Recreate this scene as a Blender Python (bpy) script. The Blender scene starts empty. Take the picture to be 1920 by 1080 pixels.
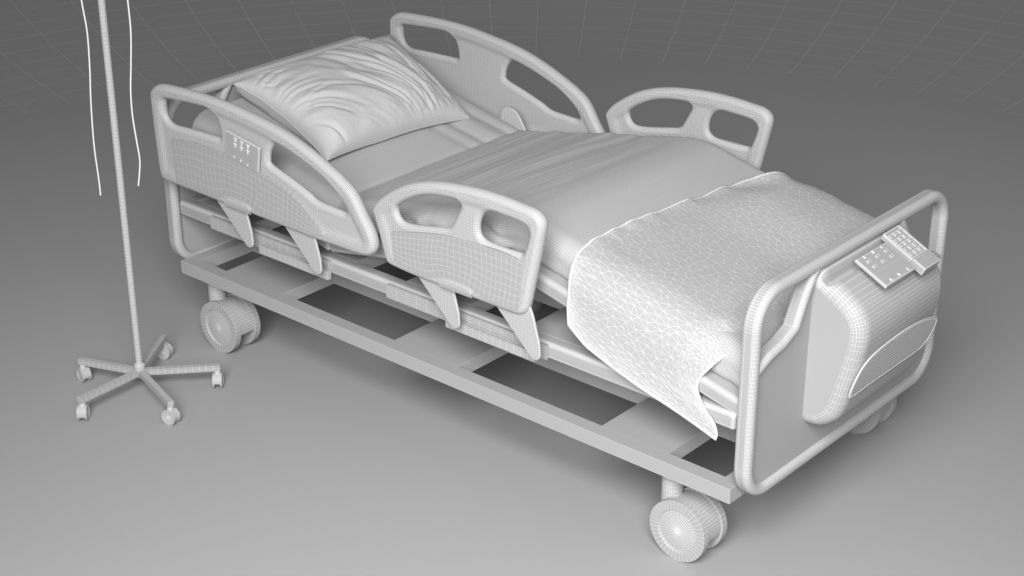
import bpy, math, random
import numpy as np
from mathutils import Matrix, Vector, geometry

random.seed(4); rng = np.random.default_rng(4)
SC = bpy.context.scene
COL = SC.collection
PI = math.pi
W = 0.8816          # width of the bed base
L = 2.0             # length of the bed base
A = lambda *a: np.array(a, float)

# ------------------------------------------------------------------ materials
def clay(name, base, wire=0.9, half=0.0006, rough=0.55, amount=1.0):
    m = bpy.data.materials.new(name); m.use_nodes = True
    nt = m.node_tree; n = nt.nodes; bs = n['Principled BSDF']
    bs.inputs['Roughness'].default_value = rough
    bs.inputs['Specular IOR Level'].default_value = 0.25
    at = n.new('ShaderNodeAttribute'); at.attribute_name = 'wire'
    sp = n.new('ShaderNodeSeparateColor'); nt.links.new(at.outputs['Color'], sp.inputs[0])
    def mn(a, b):
        x = n.new('ShaderNodeMath'); x.operation = 'MINIMUM'
        nt.links.new(a, x.inputs[0]); nt.links.new(b, x.inputs[1]); return x.outputs[0]
    d = mn(mn(sp.outputs[0], sp.outputs[1]), mn(sp.outputs[2], at.outputs['Alpha']))
    lt = n.new('ShaderNodeMath'); lt.operation = 'LESS_THAN'; lt.inputs[1].default_value = half
    nt.links.new(d, lt.inputs[0])
    fac = lt.outputs[0]
    if amount < 1:
        mu = n.new('ShaderNodeMath'); mu.operation = 'MULTIPLY'; mu.inputs[1].default_value = amount
        nt.links.new(fac, mu.inputs[0]); fac = mu.outputs[0]
    mx = n.new('ShaderNodeMix'); mx.data_type = 'RGBA'
    nt.links.new(fac, mx.inputs['Factor'])
    mx.inputs['A'].default_value = (base, base, base, 1)
    mx.inputs['B'].default_value = (wire, wire, wire, 1)
    nt.links.new(mx.outputs['Result'], bs.inputs['Base Color'])
    return m

BASE = 0.345
M_METAL = clay('painted_metal', BASE, 0.62, 0.00040)
M_SHELL = clay('moulded_plastic', BASE, 0.62, 0.00040)
M_COVER = clay('rail_cover_plastic', BASE, 0.60, 0.00036)
M_FABRIC = clay('woven_fabric', BASE, 0.57, 0.00040, rough=0.8)
M_PILLOW = clay('pillow_fabric', 0.385, 0.58, 0.00040, rough=0.8)
M_BLANKET = clay('blanket_fabric', BASE + .01, 0.60, 0.00036, rough=0.8)
M_WHITE = clay('white_plastic', 0.70, 0.75, 0.0004)
M_GRIP = clay('grip_plastic', 0.33, 0.80, 0.0006)
M_HEM = clay('hem_fabric', 0.62, 0.85, 0.0006, rough=0.8)
M_KEY = clay('key_plastic', 0.38, 0.72, 0.0008)
M_FLOOR = clay('studio_floor', 0.33, 0.5, 0.0, rough=0.7)
M_SWEEP = clay('studio_sweep', 0.33, 0.52, 0.0011, rough=0.7)

# ------------------------------------------------------------------ mesh helper
class MB:
    def __init__(s): s.V = []; s.Q = []; s.T = []; s.N = []; s.n = 0; s.nw = set()
    def add(s, V, Q=None, T=None, N=None):
        V = np.asarray(V, float).reshape(-1, 3); o = s.n; s.V.append(V); s.n += len(V)
        if Q is not None and len(Q): s.Q.append(np.asarray(Q, int) + o)
        if T is not None and len(T): s.T.append(np.asarray(T, int) + o)
        if N is not None: s.N += [[i + o for i in f] for f in N]
        return s
    def box(s, a, b, bev=0.0):
        x0, y0, z0 = a; x1, y1, z1 = b
        if bev <= 0:
            V = [(x, y, z) for z in (z0, z1) for y in (y0, y1) for x in (x0, x1)]
            return s.add(V, [(0, 2, 3, 1), (4, 5, 7, 6), (0, 1, 5, 4), (2, 6, 7, 3), (0, 4, 6, 2), (1, 3, 7, 5)])
        return s.rbox(a, b, bev)
    def rbox(s, a, b, r, seg=2, M=None):
        # box with rounded edges (each face shrunk, edges and corners filled)
        a = A(*a); b = A(*b); c = (a + b) / 2; h = (b - a) / 2; r = min(r, *(h * .999))
        g = [-1.0] + [0] * 0
        ax = []
        for k in range(3):
            pos = []
            for sgn in (-1, 1):
                angs = [i / seg * PI / 4 for i in range(seg + 1)]
                vals = [(h[k] - r, math.tan(t)) for t in angs]
                pos += [(sgn, hv, t) for hv, t in (vals if sgn > 0 else vals[::-1])]
            ax.append(pos)
        idx = {}; V = []; Q = []
        def vert(cube):
            key = tuple(cube)
            if key not in idx:
                d = []
                core = []
                for k, (sg, hv, t) in enumerate(cube): core.append(sg * hv); d.append(sg * t)
                d = np.array(d); d = d / np.linalg.norm(d)
                idx[key] = len(V); V.append(c + np.array(core) + r * d)
            return idx[key]
        m = len(ax[0])
        for k in range(3):
            u, v = [(1, 2), (2, 0), (0, 1)][k]
            for sg in (-1, 1):
                fx = ax[k][0] if sg < 0 else ax[k][-1]
                for i in range(m - 1):
                    for j in range(m - 1):
                        q = []
                        for (ii, jj) in ((i, j), (i + 1, j), (i + 1, j + 1), (i, j + 1)):
                            cu = [None] * 3; cu[k] = fx; cu[u] = ax[u][ii]; cu[v] = ax[v][jj]; q.append(vert(cu))
                        Q.append(q if sg > 0 else q[::-1])
        V = np.array(V)
        if M is not None: V = V @ np.array(M)[:3, :3].T + np.array(M)[:3, 3]
        return s.add(V, Q)
    def grid(s, P, cu=False, cv=False, flip=False):
        P = np.asarray(P, float); a, b = P.shape[:2]
        I = np.arange(a * b).reshape(a, b)
        i = np.arange(a if cu else a - 1)[:, None]; j = np.arange(b if cv else b - 1)[None, :]
        i2 = (i + 1) % a; j2 = (j + 1) % b
        q = np.stack([I[i, j], I[i2, j], I[i2, j2], I[i, j2]], -1).reshape(-1, 4)
        if flip: q = q[:, ::-1]
        return s.add(P.reshape(-1, 3), q)
    def tube(s, pts, r, seg=12, caps=True, ell=None):
        P = np.asarray(pts, float); n = len(P)
        T = np.gradient(P, axis=0); T /= np.linalg.norm(T, axis=1)[:, None]
        up = A(0, 0, 1) if abs(T[0][2]) < .9 else A(1, 0, 0)
        G = []
        for k in range(n):
            u = np.cross(up, T[k]); u /= np.linalg.norm(u); v = np.cross(T[k], u); up = v
            rr = r[k] if hasattr(r, '__len__') else r
            an = np.arange(seg) / seg * 2 * PI
            G.append(P[k] + rr * (np.cos(an)[:, None] * u + np.sin(an)[:, None] * v))
        s.grid(np.array(G), cv=True)
        if caps:
            for k, fl in ((0, True), (n - 1, False)):
                V = np.vstack([G[k], P[k][None]]); t = [(i, (i + 1) % seg, seg) for i in range(seg)]
                s.add(V, T=[x[::-1] for x in t] if fl else t)
        return s
    def lathe(s, prof, axis='z', seg=32, c=(0, 0, 0), a0=0, a1=2 * PI):
        full = abs(a1 - a0 - 2 * PI) < 1e-6
        an = np.linspace(a0, a1, seg + 1)[:-1] if full else np.linspace(a0, a1, seg + 1)
        G = np.zeros((len(an), len(prof), 3))
        for j, (r, h) in enumerate(prof):
            if axis == 'z': G[:, j] = np.stack([r * np.cos(an), r * np.sin(an), np.full(len(an), h)], -1)
            else: G[:, j] = np.stack([r * np.cos(an), np.full(len(an), h), r * np.sin(an)], -1)
        return s.grid(G + np.array(c, float), cu=full, flip=(axis == 'z'))
    def prism(s, poly, axis, h0, h1, wire_caps=False):
        # polygon in the plane normal to axis, extruded from h0 to h1
        P = np.asarray(poly, float); n = len(P)
        def put(h):
            o = np.full((n, 1), h)
            return {'y': np.hstack([P[:, :1], o, P[:, 1:]]), 'x': np.hstack([o, P]), 'z': np.hstack([P, o])}[axis]
        a, b = put(h0), put(h1)
        s.add(np.vstack([a, b]), [(i, (i + 1) % n, (i + 1) % n + n, i + n) for i in range(n)],
              N=[list(range(n))[::-1], list(range(n, 2 * n))])
        return s
    def build(s, name, mat, parent=None, smooth=True, mirror=False, origin=None, xf=None):
        V = np.vstack(s.V)
        if xf is not None: V = V @ np.array(xf)[:3, :3].T + np.array(xf)[:3, 3]
        Q = np.vstack(s.Q) if s.Q else np.zeros((0, 4), int)
        T = np.vstack(s.T) if s.T else np.zeros((0, 3), int)
        N = s.N
        if mirror: V = V * A(1, -1, 1) + A(0, W, 0); Q = Q[:, ::-1]; T = T[:, ::-1]; N = [f[::-1] for f in N]
        base = np.zeros(3)
        if parent is not None: base = np.array(parent['_o'])
        o = base if origin is None else np.array(origin, float)
        # wire: distance of every corner from the edges of its face
        def dist(F):
            k = F.shape[1]; out = np.full((len(F), k, 4), 9.0)
            for e in range(k):
                a = V[F[:, e]]; b = V[F[:, (e + 1) % k]]; d = b - a; ln = np.linalg.norm(d, axis=1) + 1e-12
                for j in range(k):
                    out[:, j, e] = np.linalg.norm(np.cross(V[F[:, j]] - a, d), axis=1) / ln
            return out.reshape(-1, 4)
        wq = dist(Q) if len(Q) else np.zeros((0, 4)); wt = dist(T) if len(T) else np.zeros((0, 4))
        nl = sum(len(f) for f in N)
        w = np.vstack([wq, wt, np.full((nl, 4), 9.0)])
        loops = np.concatenate([Q.ravel(), T.ravel(), np.array([i for f in N for i in f], int)]).astype(np.int32)
        sizes = np.concatenate([np.full(len(Q), 4), np.full(len(T), 3), np.array([len(f) for f in N], int)]).astype(np.int32)
        starts = np.concatenate([[0], np.cumsum(sizes)[:-1]]).astype(np.int32)
        me = bpy.data.meshes.new(name)
        me.vertices.add(len(V)); me.vertices.foreach_set('co', (V - o).astype(np.float32).ravel())
        me.loops.add(len(loops)); me.loops.foreach_set('vertex_index', loops)
        me.polygons.add(len(sizes)); me.polygons.foreach_set('loop_start', starts)
        try: me.polygons.foreach_set('loop_total', sizes)
        except Exception: pass
        me.update(calc_edges=True)
        sm_ = np.full(len(sizes), bool(smooth)); sm_[len(Q) + len(T):] = False
        me.polygons.foreach_set('use_smooth', sm_)
        at = me.attributes.new('wire', 'FLOAT_COLOR', 'CORNER')
        at.data.foreach_set('color', w.astype(np.float32).ravel())
        me.materials.append(mat); me.validate(); me.update()
        ob = bpy.data.objects.new(name, me); COL.objects.link(ob)
        ob['_o'] = [float(x) for x in o]
        ob.location = o - base
        if parent is not None: ob.parent = parent
        return ob

def empty(name, loc, label=None, cat=None, group=None, parent=None):
    o = bpy.data.objects.new(name, None); COL.objects.link(o)
    o['_o'] = [float(x) for x in loc]
    b = np.array(parent['_o']) if parent is not None else np.zeros(3)
    o.location = np.array(loc, float) - b
    if parent is not None: o.parent = parent
    o.empty_display_size = .1
    if label: tag(o, label, cat, group)
    return o
def tag(o, label=None, cat=None, group=None, kind=None):
    if label: o['label'] = label
    if cat: o['category'] = cat
    if group: o['group'] = group
    if kind: o['kind'] = kind

# ------------------------------------------------------------------ 2D helpers
def smooth_loop(P, step):
    P = np.asarray(P, float); n = len(P); out = []
    for i in range(n):
        p0, p1, p2, p3 = P[i - 1], P[i], P[(i + 1) % n], P[(i + 2) % n]
        for t in np.linspace(0, 1, 12, endpoint=False):
            out.append(.5 * ((2 * p1) + (-p0 + p2) * t + (2 * p0 - 5 * p1 + 4 * p2 - p3) * t ** 2 + (-p0 + 3 * p1 - 3 * p2 + p3) * t ** 3))
    return resample(np.array(out), step, True)
def resample(P, step, closed):
    Q = np.vstack([P, P[:1]]) if closed else P
    d = np.concatenate([[0], np.cumsum(np.linalg.norm(np.diff(Q, axis=0), axis=1))])
    n = max(4, int(round(d[-1] / step)))
    t = np.linspace(0, d[-1], n + 1)
    R = np.stack([np.interp(t, d, Q[:, k]) for k in range(Q.shape[1])], -1)
    return R[:-1] if closed else R
def spline(P, n):
    P = np.asarray(P, float); k = len(P); E = np.vstack([2 * P[0] - P[1], P, 2 * P[-1] - P[-2]]); out = []
    for i in range(k - 1):
        p0, p1, p2, p3 = E[i:i + 4]
        for t in np.linspace(0, 1, 10, endpoint=False):
            out.append(.5 * ((2 * p1) + (-p0 + p2) * t + (2 * p0 - 5 * p1 + 4 * p2 - p3) * t ** 2 + (-p0 + 3 * p1 - 3 * p2 + p3) * t ** 3))
    out.append(P[-1]); out = np.array(out)
    d = np.concatenate([[0], np.cumsum(np.linalg.norm(np.diff(out, axis=0), axis=1))])
    t = np.linspace(0, d[-1], n)
    return np.stack([np.interp(t, d, out[:, c]) for c in range(P.shape[1])], -1)
def inside(P, poly):
    x, y = P[:, 0][:, None], P[:, 1][:, None]; a = poly; b = np.roll(poly, -1, 0)
    c = ((a[:, 1] > y) != (b[:, 1] > y)) & (x < (b[:, 0] - a[:, 0]) * (y - a[:, 1]) / (b[:, 1] - a[:, 1] + 1e-15) + a[:, 0])
    return c.sum(1) % 2 == 1
def near(P, poly):
    # distance and nearest point on a closed polyline
    a = poly; d = np.roll(poly, -1, 0) - a; out = np.empty(len(P)); pt = np.empty((len(P), 2)); L2 = (d ** 2).sum(1) + 1e-15
    for s in range(0, len(P), 2000):
        p = P[s:s + 2000]; w = p[:, None] - a[None]
        t = np.clip((w * d).sum(2) / L2, 0, 1); q = a[None] + t[..., None] * d[None]
        e = ((p[:, None] - q) ** 2).sum(2); k = e.argmin(1); r = np.arange(len(p))
        out[s:s + 2000] = np.sqrt(e[r, k]); pt[s:s + 2000] = q[r, k]
    return out, pt
def area(P): return .5 * np.sum(P[:, 0] * np.roll(P[:, 1], -1) - np.roll(P[:, 0], -1) * P[:, 1])
def sstep(a, b, x):
    t = np.clip((x - a) / (b - a), 0, 1); return t * t * (3 - 2 * t)
def vnoise(x, y, seed=0):
    # smooth value noise
    xi = np.floor(x).astype(int); yi = np.floor(y).astype(int); fx = x - xi; fy = y - yi
    fx = fx * fx * (3 - 2 * fx); fy = fy * fy * (3 - 2 * fy)
    def h(i, j):
        v = np.sin(i * 127.1 + j * 311.7 + seed * 74.7) * 43758.5453; return v - np.floor(v)
    return (h(xi, yi) * (1 - fx) + h(xi + 1, yi) * fx) * (1 - fy) + (h(xi, yi + 1) * (1 - fx) + h(xi + 1, yi + 1) * fx) * fy - .5

def shaped_plate(mb, outline, holes, yc, half, cell=0.006, band=0.015, web=None, K=6):
    """a moulded panel in the xz plane: rounded rims round the outline and the holes, a fine grid between"""
    loops = [outline] + list(holes)
    loops = [l if area(l) > 0 else l[::-1] for l in loops]
    def thick(P):
        do, _ = near(P, loops[0]); t = np.full(len(P), half)
        if web is not None: t = half - (half - web) * sstep(.030, .048, do)
        return t
    for li, lp in enumerate(loops):
        tg = np.roll(lp, -1, 0) - np.roll(lp, 1, 0); tg /= np.linalg.norm(tg, axis=1)[:, None]
        nrm = np.stack([-tg[:, 1], tg[:, 0]], -1) * (1 if li == 0 else -1)      # into the material
        G = []
        hb = thick(lp + nrm * band)
        for k in range(-K, K + 1):
            th = (1 - abs(k) / K) * PI / 2
            ins = band * (1 - math.cos(PI / 2 - th)) if False else band * (1 - math.cos((1 - (1 - abs(k) / K)) * PI / 2))
            hh = hb * math.sin((abs(k) / K) * PI / 2) * (1 if k > 0 else -1 if k < 0 else 0)
            P = lp + nrm * ins
            G.append(np.stack([P[:, 0], yc + hh, P[:, 1]], -1))
        if band > .01:          # the rim runs on a little under the flat field
            P = lp + nrm * (band + .0055)
            hq = thick(P) - .0004
            G = [np.stack([P[:, 0], yc - hq, P[:, 1]], -1)] + G + [np.stack([P[:, 0], yc + hq, P[:, 1]], -1)]
        mb.grid(np.array(G), cv=True, flip=(li == 0))
    lo = loops[0].min(0); hi = loops[0].max(0)
    xs = np.arange(lo[0] - cell, hi[0] + cell, cell); zs = np.arange(lo[1] - cell, hi[1] + cell, cell)
    X, Z = np.meshgrid(xs, zs, indexing='ij'); P = np.stack([X.ravel(), Z.ravel()], -1)
    sd = np.full(len(P), 9.0); npt = np.zeros_like(P)
    for li, lp in enumerate(loops):
        d, q = near(P, lp); ins = inside(P, lp)
        if li > 0: ins = ~ins
        d = np.where(ins, d, -d); m = d < sd; sd[m] = d[m]; npt[m] = q[m]
    nx, nz = X.shape; S = sd.reshape(nx, nz)
    I = np.arange(nx * nz).reshape(nx, nz)
    cm = (S[:-1, :-1] + S[1:, :-1] + S[1:, 1:] + S[:-1, 1:]) / 4
    mn = np.minimum(np.minimum(S[:-1, :-1], S[1:, :-1]), np.minimum(S[1:, 1:], S[:-1, 1:]))
    keep = (cm > band - .1 * cell) & (mn > band - .9 * cell)
    q = np.stack([I[:-1, :-1], I[1:, :-1], I[1:, 1:], I[:-1, 1:]], -1)[keep]
    used = np.zeros(nx * nz, bool); used[q.ravel()] = True
    cnt = np.zeros(nx * nz, int); np.add.at(cnt, q.ravel(), 1)
    edge = used & (cnt < 4)
    dirv = P - npt; ln = np.linalg.norm(dirv, axis=1)[:, None] + 1e-9
    dirv = dirv / ln * np.where(sd > 0, 1, -1)[:, None]
    P2 = P.copy(); mv = edge & (np.abs(sd - band) < 1.6 * cell)
    P2[mv] = P[mv] + dirv[mv] * (band - .0004 - sd[mv])[:, None]
    rem = -np.ones(nx * nz, int); rem[used] = np.arange(used.sum())
    Pu = P2[used]; q = rem[q]; t = thick(Pu)
    mb.add(np.stack([Pu[:, 0], yc - t, Pu[:, 1]], -1), q)
    mb.add(np.stack([Pu[:, 0], yc + t, Pu[:, 1]], -1), q[:, ::-1])
    return mb

def text_mesh(txt, size):
    cu = bpy.data.curves.new('t', 'FONT'); cu.body = txt; cu.size = size; cu.align_x = 'CENTER'; cu.align_y = 'CENTER'; cu.extrude = .0006
    cu.resolution_u = 3
    ob = bpy.data.objects.new('t', cu); COL.objects.link(ob)
    dg = bpy.context.evaluated_depsgraph_get(); ev = ob.evaluated_get(dg); me = ev.to_mesh(); me.calc_loop_triangles()
    V = np.array([v.co[:] for v in me.vertices]); T = np.array([t.vertices[:] for t in me.loop_triangles])
    ev.to_mesh_clear(); bpy.data.objects.remove(ob); bpy.data.curves.remove(cu)
    return V, T

# ================================================================== setting
FC = A(0.915, 0.518); FR = 3.1175; BR = 5.8
mb = MB()
an = np.arange(100) / 100 * 2 * PI + math.radians(-.25)
rr = np.linspace(0.0005, FR, 8)
mb.grid(np.array([[(FC[0] + r * math.cos(a), FC[1] + r * math.sin(a), 0) for r in rr] for a in an]), cu=True, flip=True)
floor = mb.build('floor', M_FLOOR); tag(floor, 'smooth grey studio floor under the bed and the drip stand', 'floor', kind='structure')
mb = MB()
da = math.radians(1.4)
mb.grid(np.array([[(FC[0] + (FR + BR * math.sin(k * da)) * math.cos(a), FC[1] + (FR + BR * math.sin(k * da)) * math.sin(a), BR * (1 - math.cos(k * da))) for k in range(0, 38)] for a in an]), cu=True, flip=True)
sweep = mb.build('backdrop', M_SWEEP); tag(sweep, 'dark grey curved studio backdrop with a faint line grid rising behind the bed', 'backdrop', kind='structure')

# ================================================================== bed
bed = empty('hospital_bed', (1.0, W / 2, 0), 'grey adjustable hospital bed with four side rails standing on twin wheel castors', 'hospital bed')
ZT, ZB = 0.2644, 0.2251
mb = MB(); by = .041
for y0 in (0, W - by): mb.box((0, y0, ZB), (L, y0 + by, ZT))
for x0 in (0, L - by): mb.box((x0, by, ZB), (x0 + by, W - by, ZT))
for y0 in (.248, W - .248 - by): mb.box((by, y0, ZB), (L - by, y0 + by, ZT - .0006))
for x0, x1 in ((.16, .408), (.862, 1.10), (1.586, 1.792)):
    for y0, y1 in ((by, .248), (.248 + by, W - .248 - by), (W - .248, W - by)):
        mb.box((x0, y0, ZB + .001), (x1, y1, ZT - .0012))
mb.build('base_frame', M_METAL, bed, smooth=False)

# lifting columns between base and bed frame
for cx, cy, r1, r2 in ((.985, W / 2, .062, .055), (1.70, W / 2, .062, .055), (1.735, .262, .03, .026)):
    mb = MB()
    top = .412 if cy > .3 else .31
    mb.lathe([(.001, ZT), (r1, ZT), (r1, ZT + .028), (r1 - .002, ZT + .03), (r2, ZT + .03), (r2, top), (.001, top)], 'z', 24, (cx, cy, 0))
    mb.build('lift_column', M_METAL, bed, smooth=False)

# upper frame
UB, UT = .411, .4555
mb = MB(); y0 = .013
for ya in (y0, W - y0 - .04):
    sb_ = MB(); sb_.rbox((-.002, ya, UB), (1.992, ya + .04, UT), .009, 3); sb_.build('side_beam', M_METAL, bed)
for ya in (.25, W - .29): mb.box((.0, ya, UB + .002), (1.98, ya + .04, UT - .0008))
for x0, x1 in ((0, .036), (.06, .298), (.49, .717), (.909, 1.138), (1.333, 1.553), (1.76, 1.98)):
    for ya, yb in ((y0 + .039, .25), (.29, W - .29), (W - .25, W - y0 - .039)):
        mb.box((x0, ya, UB + .003), (x1, yb, UT - .0016))
mb.build('bed_frame', M_METAL, bed, smooth=False)

# mattress decks
def back_bot(x): return .469 + .215 * (.638 - x)
def seat_bot(x): return .469 + .1976 * (x - .638)
def foot_bot(x): return .602 - .2307 * (x - 1.311)
TH = .045
def deck(name, xa, xb, f, bev=.011):
    a = math.atan2(f(xb) - f(xa), xb - xa); ln = math.hypot(xb - xa, f(xb) - f(xa))
    M = Matrix.Translation((xa, 0, f(xa))) @ Matrix.Rotation(-a, 4, 'Y')
    mb = MB(); mb.rbox((0, .02, 0), (ln, W - .02, TH), bev, 3, M)
    return mb.build(name, M_METAL, bed)
deck('backrest_deck', .02, .638, back_bot)
deck('seat_deck', .642, 1.309, seat_bot)
deck('foot_deck', 1.313, 1.998, foot_bot)

# ---- castors (bed): stem + housing, two wheels; copied in a loop
def wheel_mb(yo, s=1.0, sgn=-1, seg=40, rings=9):
    R = .0815; w = .0195
    pr = [(.0015, .0015)] + [(R * .70 * k / rings, .0015 + .0040 * (k / rings) ** 2) for k in range(1, rings)] + [(R * .70, .0055), (R * .715, .0), (R, 0.0), (R, w), (R * .6, w), (R * .3, w), (.0015, w)]
    P = [(r * s, (yo + sgn * -1 * h) * s if sgn < 0 else (yo - h) * s) for r, h in pr]
    mb = MB(); n_ = rings
    for a_, b_ in ((0, n_), (n_, n_ + 1), (n_ + 1, n_ + 2), (n_ + 2, n_ + 3), (n_ + 3, len(P) - 1)):
        mb.lathe(P[a_:b_ + 1], 'y', seg, (0, 0, R * s))
    if sgn > 0: mb.Q = [q[:, ::-1] for q in mb.Q]
    return mb
def castor_mb(s=1.0, top=.2255, stem_r=.027, trail=-.052, seg=40, a0=-8, a1=186):
    R = .0815; mb = MB()
    r = .0765; n = int(seg * .75)
    mb.lathe([(r * s, -.0295 * s), (r * s, .0295 * s)], 'y', n, (0, 0, R * s), math.radians(a0), math.radians(a1))
    mb.lathe([((r - .012) * s, .0295 * s), ((r - .012) * s, -.0295 * s)], 'y', n, (0, 0, R * s), math.radians(a0), math.radians(a1))
    for a, fl in ((a0, 0), (a1, 1)):
        c, d = math.cos(math.radians(a)), math.sin(math.radians(a))
        V = [(rr * c * s, y * s, R * s + rr * d * s) for rr, y in ((r, -.0295), (r, .0295), (r - .012, .0295), (r - .012, -.0295))]
        mb.add(V, [(0, 1, 2, 3)] if fl else [(3, 2, 1, 0)])
    zs = np.linspace(R * s * 1.2, top, 12)
    mb.tube([(trail * s, 0, z) for z in zs], stem_r * s, 36)
    return mb
c0 = castor_mb().build('castor', M_SHELL, None, origin=(0, 0, 0))
w1 = wheel_mb(-.0485, sgn=-1).build('wheel', M_SHELL, c0)
w2 = wheel_mb(.0485, sgn=1).build('wheel', M_SHELL, c0)
spots = [(.143, .0565), (1.85, .0565), (1.85, .885), (.143, .885)]
for i, (x, y) in enumerate(spots):
    c = c0
    if i:
        c = c0.copy(); COL.objects.link(c)
        for ch in (w1, w2):
            d = ch.copy(); COL.objects.link(d); d.parent = c
    c.parent = bed; c.location = A(x, y, 0) - np.array(bed['_o'])
    c['_o'] = [x, y, 0]

# ---- headboard and footboard
ZL0, ZL1, YL0, YL1 = .2328, .7796, -.0056, W + .0056
def loop_path(rc=.095, step=.008):
    """rounded rectangle in yz: list of (point, is_arc)"""
    P = []; cs = [(YL1 - rc, ZL0 + rc, -90), (YL1 - rc, ZL1 - rc, 0), (YL0 + rc, ZL1 - rc, 90), (YL0 + rc, ZL0 + rc, 180)]
    n = 20
    out = []
    for cy, cz, a in cs:
        for k in range(n + 1):
            t = math.radians(a + 90 * k / n); out.append((cy + rc * math.cos(t), cz + rc * math.sin(t), math.cos(t), math.sin(t)))
    return np.array(out), n
def sweep_section(mb, path, nrm, x0, w=.0438, d=.030, r=.013, seg=6, closed=True, flat_long=None, step=.010):
    """path (n,2) in yz is the OUTER line, nrm its outward normal; a flat band with rounded edges"""
    # rounded edges: two half-round strips, finely stepped; flat bands between them, long faces
    def sec(corner):
        if corner == 'hi': return [(w - r + r * math.sin(t), -(r - r * math.cos(t))) for t in np.linspace(0, PI / 2, seg + 1)] + [(w - r + r * math.sin(t), -(d - r + r * -math.cos(t))) for t in np.linspace(PI / 2, PI, seg + 1)]
        return [(r - r * math.sin(t), -(r - r * math.cos(t))) for t in np.linspace(0, PI / 2, seg + 1)] + [(r - r * math.sin(t), -(d - r + r * -math.cos(t))) for t in np.linspace(PI / 2, PI, seg + 1)]
    Q = np.vstack([path, path[:1]]) if closed else path; NN = np.vstack([nrm, nrm[:1]]) if closed else nrm
    fp = [Q[0]]; fn = [NN[0]]
    for k in range(len(Q) - 1):
        m = max(1, int(np.linalg.norm(Q[k + 1] - Q[k]) / step))
        for t in np.arange(1, m + 1) / m: fp.append(Q[k] * (1 - t) + Q[k + 1] * t); fn.append(NN[k] * (1 - t) + NN[k + 1] * t)
    fp = np.array(fp); fn = np.array(fn)
    for c in ('hi', 'lo'):
        s2 = sec(c)
        G = np.array([[(x0 + sx, p[0] + n_[0] * dd, p[1] + n_[1] * dd) for sx, dd in s2] for p, n_ in zip(fp, fn)])
        mb.grid(G, flip=(c == 'hi'))
    for dd, fl in ((0, False), (-d, True)):
        G = np.array([[(x0 + sx, p[0] + n_[0] * dd, p[1] + n_[1] * dd) for sx in (r, w - r)] for p, n_ in zip(Q, NN)])
        mb.grid(G, flip=not fl)
    return mb
CUT = [(.012, .590), (.065, .611), (.120, .622), (.164, .640), (.200, .712), (.241, .772)]
def end_board(name, x0, label=None):
    P, n = loop_path(); mb = MB(); sweep_section(mb, P[:, :2], P[:, 2:], x0)
    ob = mb.build(name, M_METAL, bed)
    # panel, with its two upper corners cut away
    i = .024
    def arc(cy, cz, a, rc=.075): return [(cy + rc * math.cos(math.radians(a + 90 * k / 8)), cz + rc * math.sin(math.radians(a + 90 * k / 8))) for k in range(9)]
    cut = [(y + .004, z - .004) for y, z in CUT]
    poly = arc(YL0 + i + .075, ZL0 + i + .075, 180) + arc(YL1 - i - .075, ZL0 + i + .075, 270)
    poly += [(W - y, z) for y, z in cut] + [(.74 * W, ZL1 - .02), (.26 * W, ZL1 - .02)] + cut[::-1]
    pm = MB(); pm.prism(poly, 'x', x0 + .013, x0 + .031); pm.build('panel', M_METAL, ob, smooth=False)
    for mir in (False, True):
        c = np.array(CUT); tg = np.gradient(c, axis=0); tg /= np.linalg.norm(tg, axis=1)[:, None]
        nr = np.stack([-tg[:, 1], tg[:, 0]], -1)
        tm = MB(); sweep_section(tm, c, nr, x0 + .001, .042, .024, .011, 5, closed=False, step=.006)
        tm.build('corner_brace', M_METAL, ob, mirror=mir)
    return ob
end_board('headboard', -.0478)
fb = end_board('footboard', 2.004)

# ---- control cabinet on the footboard
def profile():
    C = [(2.030, .752), (2.040, .7515), (2.052, .748), (2.066, .742), (2.083, .731), (2.100, .7205),
         (2.125, .706), (2.148, .688), (2.163, .668), (2.1725, .645), (2.176, .618), (2.174, .590), (2.167, .555), (2.156, .505), (2.144, .455), (2.132, .415), (2.120, .388), (2.103, .368), (2.080, .352), (2.055, .345), (2.030, .344)]
    P = spline(np.array(C), 900)
    t = np.gradient(P, axis=0); an_ = np.unwrap(np.arctan2(t[:, 1], t[:, 0])); ln = np.concatenate([[0], np.cumsum(np.linalg.norm(np.diff(P, axis=0), axis=1))])
    wgt = ln / .030 + np.concatenate([[0], np.cumsum(np.abs(np.diff(an_)))]) / math.radians(8.5)
    gr = np.interp([2.050, 2.054, 2.058, 2.063, 2.069, 2.075, 2.080, 2.084], P[:330, 0], wgt[:330])      # extra rows in the groove
    ks = np.sort(np.concatenate([np.linspace(0, wgt[-1], int(wgt[-1]) + 2), gr]))
    ks = ks[np.concatenate([[True], np.diff(ks) > .12])]
    return np.stack([np.interp(ks, wgt, P[:, 0]), np.interp(ks, wgt, P[:, 1])], -1)
prof = profile(); yb0, yb1 = .243, W - .243
tgp = np.gradient(prof, axis=0); tgp /= np.linalg.norm(tgp, axis=1)[:, None]
nin = np.stack([tgp[:, 1], -tgp[:, 0]], -1)       # inward
groove = .030 * np.where(prof[:, 1] > .6, sstep(2.050, 2.060, prof[:, 0]) * (1 - sstep(2.073, 2.083, prof[:, 0])), 0)
mb = MB(); R = .034; K = 7
ys = [(R * (1 - math.cos(t)), R * (1 - math.sin(t))) for t in np.linspace(0, PI / 2, K + 1)]
rows = [(yb0 + d, ins) for d, ins in ys] + [(yb1 - d, ins) for d, ins in ys[::-1]]
sect = []
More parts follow.
